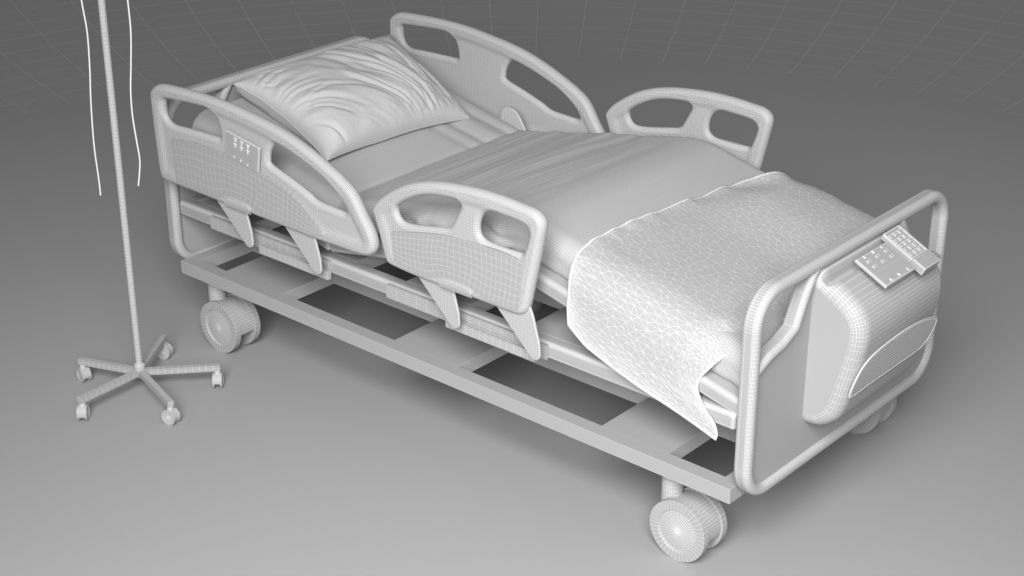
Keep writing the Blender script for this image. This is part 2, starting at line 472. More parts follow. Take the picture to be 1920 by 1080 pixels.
for y, ins in rows:
    g = prof + nin * ins; g[:, 0] = np.maximum(g[:, 0], 2.0285)
    g[:16, 0] = np.maximum.accumulate(g[:16, 0]) + np.arange(16) * 1e-5; g[:16, 1] = np.minimum.accumulate(g[:16, 1])
    g[:, 1] -= groove * (1 - sstep(.0, .016, ins))
    sect.append(np.stack([g[:, 0], np.full(len(g), y), g[:, 1]], -1))
sect = np.array(sect)
mb.grid(sect)
nP = len(prof)
for sc_, fl in ((sect[0], False), (sect[-1], True)):
    V_ = np.vstack([sc_, [[2.075, sc_[0, 1], .56]]]); tr = [[i, i + 1, nP] for i in range(nP - 1)] + [[nP - 1, 0, nP]]
    mb.add(V_, N=[t_[::-1] for t_ in tr] if fl else tr)
cab = mb.build('control_cabinet', M_SHELL, bed)
# recessed inset on the cabinet's sloping front
IN = spline(np.array([(.250, .458), (.246, .480), (.254, .515), (.275, .545), (.318, .562), (.400, .571), (.470, .571), (.540, .563), (.600, .548), (.622, .536), (.629, .520), (.622, .492), (.611, .475), (.590, .461), (.560, .4585), (.450, .4585), (.340, .4585), (.270, .4555)]), 160)
mb = MB()
from_x = lambda z: np.interp(z, [.44, .505, .555, .59], [2.1405, 2.156, 2.167, 2.174])
sub = MB(); shaped_plate(sub, resample(np.array(IN), .006, True), [], 0, .0028, cell=.0095, band=.007, K=3)
for V in sub.V:
    # (y, h, z) laid on the slope
    mb.add(np.stack([from_x(V[:, 2]) - V[:, 1] + .0040, V[:, 0], V[:, 2]], -1))
off = 0
mb2 = MB(); mb2.V = mb.V; mb2.Q = [q[:, ::-1] for q in sub.Q]; mb2.n = mb.n; mb2.Q = [q[:, ::-1] for q in mb2.Q]
mb2.build('grip_inset', M_GRIP, cab)
rim = np.array(IN); rim = np.vstack([rim, rim[:1]])
rm = MB(); rm.tube(np.stack([from_x(rim[:, 1]) + .0060, rim[:, 0], rim[:, 1]], -1), .0013, 6, caps=False); rm.build('grip_rim', M_SHELL, cab)

# ---- control panels
def frame_mat(o, xd, yd):
    xd = Vector(xd).normalized(); yd = Vector(yd); yd = (yd - xd * yd.dot(xd)).normalized(); zd = xd.cross(yd)
    return Matrix(((xd.x, yd.x, zd.x, o[0]), (xd.y, yd.y, zd.y, o[1]), (xd.z, yd.z, zd.z, o[2]), (0, 0, 0, 1)))
def xform(V, M): M = np.array(M); return np.asarray(V) @ M[:3, :3].T + M[:3, 3]
def letters(M, items, size, parent):
    for t, x, y, z in items:
        V, T = text_mesh(t, size); mb = MB(); mb.add(xform(V + A(x, y, z), M), T=T); mb.build('letter', M_WHITE, parent, smooth=False)
# footboard panel: x along +y of the bed, y up the slope, z out of it
M1 = frame_mat((2.128, .409, .7415), (0, 1, 0), (-.0865, 0, .0433))
pw, ph = .069, .0485
mb = MB(); mb.rbox((-pw, -ph, -.009), (pw, ph, .0), .003, 1, M1)
mb.add(xform([(-pw + .01, -.006, .0006), (pw - .004, -.006, .0006), (pw - .004, -ph + .004, .0006), (-pw + .01, -ph + .004, .0006)], M1), [(3, 2, 1, 0)])
cp = mb.build('control_panel', M_SHELL, bed, smooth=False)
for cx in (-.040, 0.0, .040):
    for cy in (.027, .009):
        b = MB(); b.box((cx - .0068, cy - .0036, -.001), (cx + .0068, cy + .0036, .0020)); b.V = [xform(b.V[0], M1)]; b.build('button', M_KEY, cp, smooth=False)
letters(M1, [('A', -.040, .041, .0006), ('B', 0, .041, .0006), ('C', .040, .041, .0006), ('A', -.038, -.040, .0012), ('B', 0, -.040, .0012), ('C', .042, -.040, .0012)], .0125, cp)
# keypad beside it, on a block that hooks over the cabinet's shoulder
M2 = frame_mat((2.118, .525, .752), (0, 1, 0), (-.0865, 0, .0433))
mb = MB()
mb.rbox((-.036, -.040, -.016), (.036, .052, -.002), .003, 1, M2)
mb.rbox((-.037, -.080, -.020), (.039, -.0405, .002), .003, 1, M2)
kp = mb.build('keypad', M_SHELL, bed, smooth=False)
fr = MB()
for a, b in (((-.0365, -.0400), (-.0325, .0515)), ((.0325, -.0400), (.0365, .0515)), ((-.032, .0470), (.032, .0515)), ((-.032, -.040), (.032, -.0365))):
    fr.box((a[0], a[1], -.0015), (b[0], b[1], .0012))
fr2 = MB(); fr2.add(xform(np.vstack(fr.V), M2), np.vstack(fr.Q)); fr2.build('keypad_rim', M_KEY, kp, smooth=False)
for r in range(5):
    for cc in range(3):
        x = -.021 + cc * .021; y = .036 - r * .0158
        b = MB(); b.box((x - .0078, y - .0055, -.002), (x + .0078, y + .0055, .0014)); b.V = [xform(b.V[0], M2)]; b.build('key', M_KEY, kp, smooth=False)

# ---- side rails
HR_OUT = [(0.0021, 0.8062), (0.0073, 0.8228), (0.027, 0.8386), (0.0542, 0.8475), (0.112, 0.8524), (0.1968, 0.8565), (0.2847, 0.8571), (0.3597, 0.8534), (0.4381, 0.8453), (0.5149, 0.8355), (0.5899, 0.8204), (0.6632, 0.7981), (0.7254, 0.7737), (0.782, 0.7484), (0.8282, 0.7171), (0.8687, 0.6589), (0.893, 0.6239), (0.9024, 0.5918), (0.8951, 0.5677), (0.8729, 0.5527), (0.8389, 0.5477), (0.7657, 0.546), (0.6556, 0.5442), (0.5271, 0.5460), (0.3995, 0.547), (0.2954, 0.5477), (0.1832, 0.5490), (0.0852, 0.5501), (0.0376, 0.5522), (0.0212, 0.5621), (0.0135, 0.5923), (0.0092, 0.6471), (0.0049, 0.7093), (0.0025, 0.7675)]
HR_A = [(0.0563, 0.7989), (0.066, 0.8072), (0.1011, 0.8119), (0.1922, 0.8189), (0.2368, 0.8213), (0.264, 0.8188), (0.2873, 0.8072), (0.2985, 0.7853), (0.3038, 0.7639), (0.3042, 0.7481), (0.2981, 0.7421), (0.2882, 0.7417), (0.1993, 0.7393), (0.1426, 0.7368), (0.0967, 0.7346), (0.0717, 0.7416), (0.0581, 0.7568), (0.0536, 0.7751)]
HR_B = [(0.5229, 0.7806), (0.5352, 0.7854), (0.5863, 0.7758), (0.6599, 0.7538), (0.7177, 0.732), (0.7648, 0.7041), (0.7923, 0.6786), (0.8011, 0.6627), (0.7967, 0.6542), (0.7835, 0.6514), (0.742, 0.6531), (0.6977, 0.6552), (0.6731, 0.6598), (0.644, 0.6725), (0.5797, 0.693), (0.5043, 0.7149), (0.4976, 0.7282), (0.5023, 0.7516), (0.5144, 0.7712)]
HC_TOP = [(0.0915, 0.6944), (0.1643, 0.7052), (0.249, 0.7102), (0.3148, 0.7091), (0.3949, 0.7004), (0.473, 0.6862), (0.5243, 0.6768), (0.572, 0.6640), (0.62, 0.6460), (0.6682, 0.6164), (0.711, 0.5853), (0.7194, 0.5765)]
HC_BOT = [(0.1005, 0.5654), (0.2104, 0.5649), (0.3218, 0.5643), (0.425, 0.5640), (0.5517, 0.5635), (0.6643, 0.5629), (0.7047, 0.5655), (0.7193, 0.5745)]
FR_OUT = [(0.8991, 0.6928), (0.9046, 0.7073), (0.9226, 0.7278), (0.9576, 0.7551), (1.0054, 0.785), (1.0587, 0.8079), (1.1235, 0.825), (1.1869, 0.8349), (1.2612, 0.8419), (1.3399, 0.843), (1.3992, 0.8394), (1.4402, 0.836), (1.4605, 0.8271), (1.4722, 0.8135), (1.4742, 0.7948), (1.467, 0.7588), (1.4558, 0.7067), (1.4416, 0.6429), (1.4301, 0.5891), (1.423, 0.5666), (1.4092, 0.5521), (1.382, 0.546), (1.3081, 0.5453), (1.2327, 0.5455), (1.123, 0.5455), (1.0436, 0.5462), (0.9831, 0.5495), (0.9526, 0.5539), (0.9395, 0.5688), (0.9303, 0.5956), (0.9184, 0.6347), (0.9062, 0.6684)]
FR_A = [(0.9829, 0.7168), (0.99, 0.7275), (1.0173, 0.7472), (1.0574, 0.7685), (1.0968, 0.7829), (1.1418, 0.7918), (1.1862, 0.796), (1.2018, 0.7942), (1.2066, 0.783), (1.1981, 0.7632), (1.1851, 0.7396), (1.1753, 0.7227), (1.1624, 0.7125), (1.1398, 0.7063), (1.0549, 0.6884), (1.015, 0.6836), (0.9965, 0.6878), (0.9856, 0.7005)]
FR_B = [(1.2759, 0.7768), (1.2882, 0.7881), (1.3096, 0.7968), (1.3458, 0.7968), (1.3994, 0.7944), (1.42, 0.7894), (1.4306, 0.7778), (1.429, 0.7627), (1.4203, 0.7357), (1.4145, 0.7193), (1.4068, 0.7116), (1.3937, 0.7108), (1.3456, 0.7094), (1.2968, 0.7104), (1.2784, 0.7152), (1.2674, 0.7247), (1.2645, 0.7414), (1.2677, 0.7597)]
FC_TOP = [(0.974, 0.6528), (1.0746, 0.6779), (1.1527, 0.6942), (1.2351, 0.7005), (1.3276, 0.7035), (1.3879, 0.7010), (1.4188, 0.694)]
FC_BOT = [(0.9809, 0.5757), (1.0109, 0.5665), (1.0643, 0.5630), (1.1431, 0.5629), (1.2644, 0.5625), (1.339, 0.5625), (1.3879, 0.5632), (1.4036, 0.5680)]
YC = -.047
def cover(top, bot, notch, nu, nv):
    """smooth insert on the outer face of a rail, its grid drawn in round the finger notch"""
    t = spline(np.array(top), nu); b = spline(np.array(bot), nu); nx0, nx1, nz = notch
    G = np.zeros((nu, nv, 2))
    for j in range(nv):
        s = j / (nv - 1); G[:, j] = b * (1 - s) + t * s
    # pull the grid round the notch
    cx = (nx0 + nx1) / 2; hw = (nx1 - nx0) / 2
    zb = np.interp(G[:, 0, 0], b[:, 0], b[:, 1])
    for j in range(nv):
        s = j / (nv - 1)
        bump = np.exp(-((G[:, j, 0] - cx) / (hw * 1.25)) ** 4) * nz
        G[:, j, 1] += bump * (1 - s) ** 1.5
        G[:, j, 0] += (1 - s) * s * 2.2 * .03 * np.tanh((G[:, j, 0] - cx) / hw) * np.exp(-((G[:, j, 0] - cx) / (hw * 2.2)) ** 2)
    mb = MB(); yo = YC - .0205; yi = YC - .010
    o = np.stack([G[..., 0], np.full((nu, nv), yo), G[..., 1]], -1)
    mb.grid(o)
    ring = np.vstack([o[:, 0], o[-1, 1:], o[-2::-1, -1], o[0, -2:0:-1]])
    inner = ring.copy(); inner[:, 1] = yi
    mb.grid(np.stack([ring, inner]), cv=True)
    return mb
def arm_mb(xt, xb, y0=-.046, th=.008):
    """flat tapering support arm: upper left corner x, x of its rounded foot"""
    zt = .640; zb = .4525; r = .0185
    lt = xt - .105; rt = lt + .185
    foot = [(xb + r * math.cos(a), zb + r * math.sin(a)) for a in np.linspace(math.radians(-145), math.radians(5), 12)]
    poly = np.array([(rt, zt), (lt, zt)] + foot + [(xb + .0165, zb + .03), (xb - .004, zb + .10)])
    mb = MB(); P = resample(poly, .005, True)
    shaped_plate(mb, P, [], y0, th / 2, cell=.0062, band=.003, K=2)
    return mb
def side_rail(kind, mir):
    if kind == 'head':
        o, hs = HR_OUT, (HR_A, HR_B)
    else:
        o, hs = FR_OUT, (FR_A, FR_B)
    mb = MB(); shaped_plate(mb, smooth_loop(o, .0055), [smooth_loop(h, .0055) for h in hs], YC, .0175, cell=.0062, band=.0155, web=.012)
    ob = mb.build('side_rail', M_SHELL, bed, mirror=mir)
    cm = cover(HC_TOP, HC_BOT, (.311, .424, .021), 34, 7) if kind == 'head' else cover(FC_TOP, FC_BOT, (1.14, 1.252, .021), 27, 8)
    cm.build('cover_panel', M_COVER, ob, mirror=mir, smooth=False)
    # finger grip in the notch
    a, b = (.312, .424) if kind == 'head' else (1.141, 1.252)
    gm = MB(); g = np.zeros((16, 5, 3))
    for i, x in enumerate(np.linspace(a, b, 16)):
        for j, s in enumerate(np.linspace(0, 1, 5)):
            g[i, j] = (x, YC - .0175 - .004 * math.sin(s * PI), .549 + s * .033 * (1 - ((x - (a + b) / 2) / (b - a) * 2) ** 6 * .4))
    gm.grid(g); gm.build('finger_grip', M_SHELL, ob, mirror=mir)
    for xt, xb in (((.257, .383), (.545, .663)) if kind == 'head' else ((1.050, 1.173), (1.318, 1.441))):
        arm_mb(xt, xb).build('support_arm', M_SHELL, ob, mirror=mir)
    # slide brackets bolted to the bed frame
    xa, xb = (.155, .656) if kind == 'head' else (.879, 1.437)
    for nm, x0, x1, y0, y1, z0, z1, n in (('slide_bracket', xa, xb, .002, .0125, .4135, .4525, 16), ('slide_bracket', xa + .235, xb + (.016 if kind == 'head' else -.02), -.018, -.006, .4085, .4335, 14)):
        bm = MB()
        nz = 6
        xs = np.linspace(x0, x1, n); zs = np.linspace(z0, z1, nz)
        bm.grid(np.array([[(x, y0, z) for z in zs] for x in xs]))
        bm.grid(np.array([[(x, y1, z) for z in zs] for x in xs]), flip=True)
        ring = [(x, z0) for x in xs] + [(x1, z) for z in zs[1:]] + [(x, z1) for x in xs[-2::-1]] + [(x0, z) for z in zs[-2:0:-1]]
        bm.grid(np.array([[(x, y0, z) for x, z in ring], [(x, y1, z) for x, z in ring]]), cv=True)
        bm.build(nm, M_SHELL, ob, mirror=mir, smooth=False)
    return ob
rails = {}
for kind in ('head', 'foot'):
    for mir in (False, True): rails[kind, mir] = side_rail(kind, mir)

# small keypad on the near head rail
M3 = frame_mat((.408, YC - .020, .736), (.136, 0, -.0205), (0, 0, 1))
mb = MB(); mb.rbox((-.069, -.0385, -.004), (.069, .0385, .0045), .003, 1, M3)
mb.add(xform([(-.062, -.036, .0050), (.060, -.036, .0050), (.060, .010, .0050), (-.062, .010, .0050)], M3), [(0, 1, 2, 3)])
rp = mb.build('control_panel', M_SHELL, bed, smooth=False)
for cx in (-.026, 0, .026):
    for cy in (.025, .0085):
        b = MB()
        for a, c in (((-.0058, .0032), (.0058, .0058)), ((-.0019, -.0060), (.0019, .0030))):
            q = MB(); q.box((cx + a[0], cy + a[1], .0035), (cx + c[0], cy + c[1], .0065)); b.add(xform(np.vstack(q.V), M3), np.vstack(q.Q))
        b.build('button', M_WHITE, rp, smooth=False)
letters(M3, [('A', -.028, -.027, .0056), ('B', 0, -.028, .0056), ('C', .028, -.030, .0056)], .010, rp)

# mattress stop: rounded tab standing on the far edge of the backrest
st = smooth_loop([(.548, .60), (.551, .640), (.566, .661), (.592, .663), (.616, .652), (.640, .620), (.662, .57), (.60, .56)], .006)
for mir in (True,):
    mb = MB(); shaped_plate(mb, st, [], .034, .004, cell=.006, band=.003, K=2)
    mb.build('mattress_stop', M_SHELL, bed, mirror=mir)

# ================================================================== mattress
MT = .095
def mtop(x):
    def f(x): return np.where(x < .638, back_bot(x), np.where(x < 1.311, seat_bot(x), foot_bot(x)))
    k = np.linspace(-.055, .055, 61); wk = np.cos(k / .055 * PI / 2) ** 2; return sum(f(x + d) * q for d, q in zip(k, wk)) / wk.sum() + TH + MT
def mbot(x): return mtop(x) - MT
xs = np.concatenate([np.linspace(.024, .690, 105)[:-1], np.linspace(.690, 1.310, 150)[:-1], np.linspace(1.310, 1.984, 106)])
y0m, y1m = .052, W - .026
def mattress_section(n):
    r = .045; P = []
    P += [(y0m + .012, 0.0), (y0m + .004, .006), (y0m, .018)]
    P += [(y0m + r - r * math.cos(t), MT - r + r * math.sin(t)) for t in np.linspace(.1, PI / 2, 8)]
    P += [(y, MT) for y in np.linspace(y0m + .1, y1m - .1, 8)]
    P += [(y1m - r + r * math.sin(t), MT - r + r * math.cos(t)) for t in np.linspace(0, PI / 2 - .1, 8)]
    P += [(y1m, .018), (y1m - .004, .006), (y1m - .012, 0.0)]
    return resample(np.array(P), .0060, False)
S = mattress_section(0); nS = len(S)
sn = np.gradient(S, axis=0); sn /= np.linalg.norm(sn, axis=1)[:, None]; sn = np.stack([-sn[:, 1], sn[:, 0]], -1)
X, J = np.meshgrid(xs, np.arange(nS), indexing='ij'); Yv = S[J, 0]; Zv = S[J, 1]
slope = np.gradient(mtop(xs), xs)[:, None]
mid = sstep(.66, .74, X) * (1 - sstep(1.24, 1.33, X)); side = 1 - sstep(.05, .085, Zv)
disp = np.zeros_like(X)
# long creases drawn across the seat, fanning out from the near side
qq = X - .10 * (Yv - .25) - .02 * np.sin(Yv * 4.2 + X * 9) + .012 * vnoise(X * 9, Yv * 3.5, 5)
cr = np.sqrt(vnoise(qq * 21, Yv * 1.7 + 3, 2) ** 2 + .0016) * 1.0 + .55 * np.sqrt(vnoise(qq * 44 + 9, Yv * 2.3, 4) ** 2 + .0016)
disp += mid * (cr - .25) * .0095 * (.35 + .65 * sstep(.12, .5, Yv)) * (1 - .55 * sstep(.95, 1.25, X)) * (1 - side)
disp += mid * .0025 * vnoise(X * 26, Yv * 6, 3) * (1 - side)
disp += .0035 * vnoise(X * 7, Yv * 5, 1)
# ridges running along the backrest near the far side
bk = 1 - sstep(.60, .72, X)
for yc_, a_, w_ in ((.665, -.005, .018), (.72, .003, .02), (.77, -.005, .016), (.60, -.003, .02)):
    disp += bk * a_ * np.exp(-((Yv - yc_ - .05 * (X - .4)) / w_) ** 2) * sstep(.15, .4, X)
# bunched folds on the sides
disp += 1.7 * side * (mid + .16 * sstep(.0, .1, X)) * (.017 * (np.sqrt(vnoise(X * 15 + Zv * 26, Zv * 18, 7) ** 2 + .002) - .2) + .012 * vnoise(X * 9, Zv * 12, 17) + .005 * vnoise(X * 34 - Zv * 30, Zv * 30, 9))
ft = sstep(1.84, 1.95, X)
disp += ft * (.010 * vnoise(X * 16, Yv * 9 + Zv * 12, 11))
hd = 1 - sstep(.02, .10, X)
P = np.stack([X - slope * Zv * .9 + 0 * X, Yv + sn[J, 0] * disp, mbot(X) + Zv + sn[J, 1] * disp], -1)
# round the two ends over
endr = .04
for sgn, xe in ((1, xs[0]), (-1, xs[-1])):
    d = np.abs(X - xe); k = d < endr * (1.0 if sgn < 0 else .5)
    q = (1 - d / (endr * (1.0 if sgn < 0 else .5)))
    drop = np.where(k, (1 - np.sqrt(np.maximum(0, 1 - q ** 2))), 0)
    P[..., 2] -= drop * Zv * .55
mb = MB(); mb.grid(P)
mat_base = (1.0, W / 2, .60)
# closed ends and underside
for i, fl in ((0, False), (-1, True)):
    e = P[i]; c = e.mean(0); c2 = e * .5 + c * .5
    mb.grid(np.stack([e, c2, np.repeat(c[None], nS, 0)]), flip=fl)
mb.grid(np.stack([P[:, 0], P[:, -1]]), flip=False)
mt = mb.build('mattress', M_FABRIC, None, origin=(1.0, W / 2, .56))
tag(mt, 'grey fabric mattress bent over the raised knee section, creased across its middle', 'mattress')

# ================================================================== pillow
def pillow():
    na, nb = 170, 132
    a = np.linspace(-1, 1, na)[:, None]; b = np.linspace(-1, 1, nb)[None, :]
    # a: near(-1) -> far(+1) across the bed; b: top(-1) -> bottom(+1)
    inw = .085
    u = a * (1 - inw * (1 - np.abs(b) ** 2.2) * np.abs(a) ** 3) + 0 * b
    v = b * (1 - inw * (1 - np.abs(a) ** 2.2) * np.abs(b) ** 3) + 0 * a
    dome = (np.maximum(0, 1 - np.abs(a) ** 2.7) ** .50) * (np.maximum(0, 1 - np.abs(b) ** 3.0) ** .48)
    U = (a + 1) / 2 + 0 * b; Vv = (b + 1) / 2 + 0 * a
    fold = np.zeros((na, nb))
    def crease(pts, amp, w0, w1=None):
        nonlocal fold
        c = spline(np.array(pts), 40); w1 = w1 or w0
        d = np.full(U.shape, 9.0); tt = np.zeros(U.shape)
        for k in range(39):
            p, q = c[k], c[k + 1]; e = q - p; l2 = e @ e
            t = np.clip(((U - p[0]) * e[0] + (Vv - p[1]) * e[1]) / l2, 0, 1)
            dx = (U - p[0] - t * e[0]) * 1.35; dy = Vv - p[1] - t * e[1]; dd = np.hypot(dx, dy)
            sd = np.sign(dx * e[1] - dy * e[0]) * dd
            m = dd < np.abs(d); d[m] = sd[m]; tt[m] = ((k + t) / 39)[m]
        w = w0 + (w1 - w0) * tt; fade = np.sin(np.clip(tt, 0.02, .98) * PI) ** .6
        fold += amp * fade * (np.exp(-(d / w) ** 2) - .6 * np.exp(-((d - 1.7 * w) / w) ** 2))
    # folds fanning out of the lower far corner
    def fan(px, py, f, seed, bend=0.0):
        dx = (U - px) * 1.35; dy = Vv - py; r = np.hypot(dx, dy); ph = np.arctan2(dx, -dy) + bend * r + .05 * vnoise(U * 4, Vv * 4, seed + 1)
        n = vnoise(ph * f, r * 1.9, seed); return np.sqrt(n * n + .0010) - .20, r, ph
    f1, r1, p1 = fan(.84, 1.75, 13.0, 21, .10)
    f2, _, _ = fan(.86, 1.70, 26.0, 31, .14)
    m1 = sstep(.10, .40, r1) * (1 - .55 * sstep(.75, 1.15, r1)) * (.35 + .65 * sstep(.18, .55, U))
    sec = sstep(.22, .52, U + .10 * vnoise(U * 3, Vv * 5, 77))
    m1 = sstep(.02, .14, Vv) * (1 - .45 * sstep(.80, .98, Vv)) * (1 - .6 * sstep(.86, .95, U))
    fold += m1 * (.10 + .90 * sec) * (.025 * f1 + .019 * f2)
    f3, r3, p3 = fan(-.18, .55, 8.0, 41, -.9)
    m3 = sstep(.12, .3, r3) * (1 - sstep(.45, .85, r3))
    fold += .024 * m3 * f3 * (1 - .75 * sec)
    f4, r4, _ = fan(.02, .02, 3.4, 51, .2)
    fold += .016 * f4 * sstep(.04, .12, r4) * (1 - sstep(.25, .5, r4))
    crease([(.03, .18), (.07, .25), (.13, .23)], -.0060, .012)
    crease([(.72, .06), (.785, .20), (.815, .40), (.81, .62), (.78, .84)], -.0060, .014, .011)
    crease([(.77, .10), (.83, .26), (.85, .44), (.845, .60), (.82, .78)], -.0045, .012, .010)
    crease([(.05, .66), (.15, .54), (.28, .52), (.42, .62)], -.0036, .020, .016)
    fold += .0060 * vnoise(U * 5 + .7 * Vv, Vv * 4, 61) + .0030 * vnoise(U * 15 - 3 * Vv, Vv * 11, 62)
    lowr = sstep(.55, .95, Vv) * sstep(.3, .7, U)
    fold += .0010 * vnoise((U - .35 * Vv) * 34, Vv * 12 + U * 5, 71) + .0006 * vnoise(U * 60 + Vv * 20, Vv * 44, 72)
    fold += lowr * .0042 * vnoise(U * 44, Vv * 24, 23)
    env = np.minimum(1, 6 * (1 - np.abs(a)) + 0 * b) * np.minimum(1, 6 * (1 - np.abs(b)) + 0 * a)
    H = .100 * dome * (1 - .26 * (1 - Vv) ** 2) + fold * env
    dome2 = (np.maximum(0, 1 - np.abs(a) ** 12) ** .5) * (np.maximum(0, 1 - np.abs(b) ** 12) ** .5)
    Hb = -.058 * dome2 * (1 - .85 * sstep(.35, 1, Vv)) + .004 * vnoise(U * 12, Vv * 10, 30) * env
    # corners of the seam: bilinear patch (near-top, far-top, near-bottom, far-bottom)
    NT, FT, NBm, FB = A(.075, .190, .796), A(.058, .868, .786), A(.490, .166, .658), A(.520, .742, .643)
    s = ((u + 1) / 2)[..., None]; t = ((v + 1) / 2)[..., None]
    Pc = (NT * (1 - s) + FT * s) * (1 - t) + (NBm * (1 - s) + FB * s) * t
    nrm = np.cross(FT - NT, NBm - NT); nrm /= np.linalg.norm(nrm); nrm *= np.sign(nrm[2])
    # the seam wanders a little
    wav = .006 * vnoise(U * 8, Vv * 8, 40) * (1 - env) + .012 * (1 - np.abs(a)) * 0
    top = Pc + nrm * (H + wav)[..., None]; bot = Pc + nrm * (np.minimum(Hb, 0) + wav)[..., None]
    mb = MB(); mb.grid(top, flip=True); mb.grid(bot)
    return mb, top
mb, ptop = pillow()
pl = mb.build('pillow', M_PILLOW, None, origin=(.28, .48, .69))
tag(pl, 'plump creased pillow leaning against the headboard on the raised end of the mattress', 'pillow')
sm = MB(); sm.tube(ptop[0, 1:-1:2], .0012, 6); sm.build('seam', M_PILLOW, pl)
sm = MB(); sm.tube(ptop[-1, 1:-1:2], .0016, 6); sm.build('seam', M_PILLOW, pl)

# ================================================================== blanket over the foot of the mattress
def blanket():
    Ls = .46; Lv = 1.22
    hem = np.array([(1.517, .542), (1.575, .507), (1.735, .453), (1.890, .404), (1.953, .384)])
    hs = np.linspace(0, 1, 5)
    def pos(t, v):
        """t 0 head-side edge .. 1 foot-side edge; v 0 near hem .. 1 far hem"""
        t = np.asarray(t); v = np.asarray(v)
        hx = np.interp(t, [0, .13, .5, .855, 1], hem[:, 0]); hz = np.interp(t, [0, .13, .5, .855, 1], hem[:, 1])
        xt = 1.488 + .46 * t + .045 * sstep(.30, .86, v) * (1 - t) ** 1.3 + .085 * sstep(.68, .90, v) * (1 - t) ** 1.3
        zt = mtop(xt) + .011
        # cross-section control points (offset y, z), near to far
        ky = [-.006, .002, .018, .034, .062, .110, .25, .45, .65, .79, .848, .874, .886, .890]
        arc = np.array([0, .07, .14, .175, .21, .25, .37, .53, .70, .80, .845, .885, .93, 1.0])
        zz = [hz, hz * .55 + (zt - .085) * .45, zt - .070, zt - .036, zt - .010, zt + .002, zt + .004, zt + .003, zt + .003, zt + .003, zt - .006, zt - .036, zt - .085, zt - .15]
        y = np.interp(v, arc, ky)
        z = np.zeros_like(t)
        for k in range(len(arc) - 1):
            m = (v >= arc[k]) & (v <= arc[k + 1]); f = (v - arc[k]) / (arc[k + 1] - arc[k])
            z = np.where(m, zz[k] * (1 - f) + zz[k + 1] * f, z)
        w = np.clip(1 - v / .21, 0, 1)        # 1 at the near hem, 0 on top
        x = xt * (1 - w) + hx * w
        # concave sweep of the foot-side edge down to the hanging tip
        x = x - .058 * t ** 3 * np.exp(-((w - .50) / .24) ** 2) - .030 * t ** 3 * np.exp(-((v - .17) / .06) ** 2) 
        # soft folds
        n = .006 * vnoise(x * 9, v * 7, 51) + .005 * np.exp(-((t - .86) / .05) ** 2) * np.sin(v * 30) * sstep(.12, .25, v) + .008 * sstep(.80, 1, t) * vnoise(t * 20, v * 26, 52)
        hangn = .010 * vnoise(x * 7, v * 16, 53) * w
        z = z + n * (1 - w) ; y = y - np.abs(hangn) - .006 * w * np.sin(t * 5)
        z = z + .024 * np.exp(-((v - .80) / .045) ** 2) * np.exp(-(t / .14) ** 2) + .009 * vnoise(v * 34, t * 3, 88) * np.exp(-(t / .05) ** 2) * (1 - w) + .024 * sstep(.52, .74, v) * sstep(.0, .25, t)
        z = z - .018 * sstep(.86, 1, t) * (1 - w) 
        return np.stack([x, y, z], -1)
    pts = []; an_ = .55          # triangles are longer along the bed
    def addp(t, v): pts.append((t * Ls * an_, v * Lv))
    nb_ = 0
    ne = 42; nv_ = 120
    bt = [(t, 0) for t in np.linspace(0, 1, ne, endpoint=False)] + [(1, v) for v in np.linspace(0, 1, nv_, endpoint=False)] + [(t, 1) for t in np.linspace(1, 0, ne, endpoint=False)] + [(0, v) for v in np.linspace(1, 0, nv_, endpoint=False)]
    for t, v in bt: addp(t, v)
    nB = len(pts)
    acc = np.array(pts)
    tries = 0; P = [tuple(p) for p in pts]
    cellgrid = {}
    def ok(p, r):
        q = np.array(P); return ((q[:, 0] - p[0]) ** 2 + (q[:, 1] - p[1]) ** 2).min() > r * r
    for _ in range(9000):
        t, v = rng.random(), rng.random()
        p = (t * Ls * an_, v * Lv)
        de = min(p[0], Ls * an_ - p[0]) ; dv = min(p[1], Lv - p[1])
        r = .0032 + .0098 * float(sstep(0, .030, min(de, dv * .6))) 
        if t > .80: r = min(r, .0060)
        if ok(p, r): P.append(p)
    co = [Vector(p) for p in P]
    ed = [(i, (i + 1) % nB) for i in range(nB)]
    res = geometry.delaunay_2d_cdt(co, ed, [], 1, 1e-6)
    C = np.array([p[:] for p in res[0]]); T = np.array([f[:] for f in res[2] if len(f) == 3])
    t = np.clip(C[:, 0] / (Ls * an_), 0, 1); v = np.clip(C[:, 1] / Lv, 0, 1)
    V = pos(t, v)
    # vertex normals
    fn = np.cross(V[T[:, 1]] - V[T[:, 0]], V[T[:, 2]] - V[T[:, 0]]); vn = np.zeros_like(V)
    for k in range(3): np.add.at(vn, T[:, k], fn)
    vn /= np.linalg.norm(vn, axis=1)[:, None] + 1e-12
    if vn[:, 2].mean() < 0: vn = -vn; T = T[:, ::-1]
    lo = V - vn * .006
    mb = MB(); mb.add(V, T=T); mb.add(lo, T=T[:, ::-1])
    # rounded rim
    bv = pos(np.array([p[0] for p in bt]), np.array([p[1] for p in bt]))
    idx = [int(np.argmin(((V - b) ** 2).sum(1))) for b in bv]
    rv = V[idx]; rl = lo[idx]; rn = vn[idx]
    cen = (rv + rl) / 2
    tg = np.roll(cen, -1, 0) - np.roll(cen, 1, 0); tg /= np.linalg.norm(tg, axis=1)[:, None] + 1e-12
    out = np.cross(tg, rn); 
    m0 = V.mean(0); 
    if np.mean(np.sum(out * (cen - m0), axis=1)) < 0: out = -out
    hm = MB(); hm.grid(np.stack([rv + rn * .0006 - out * .001, cen + out * .0040 + rn * .0052, cen + out * .0036 - rn * .0028, rl]), cv=True)
    return mb, hm
bm_, hm_ = blanket(); bl = bm_.build('blanket', M_BLANKET, None, origin=(1.75, W / 2, .6)); hm_.build('hem', M_HEM, bl)
tag(bl, 'folded blanket draped over the foot end of the mattress, one corner hanging down', 'blanket')

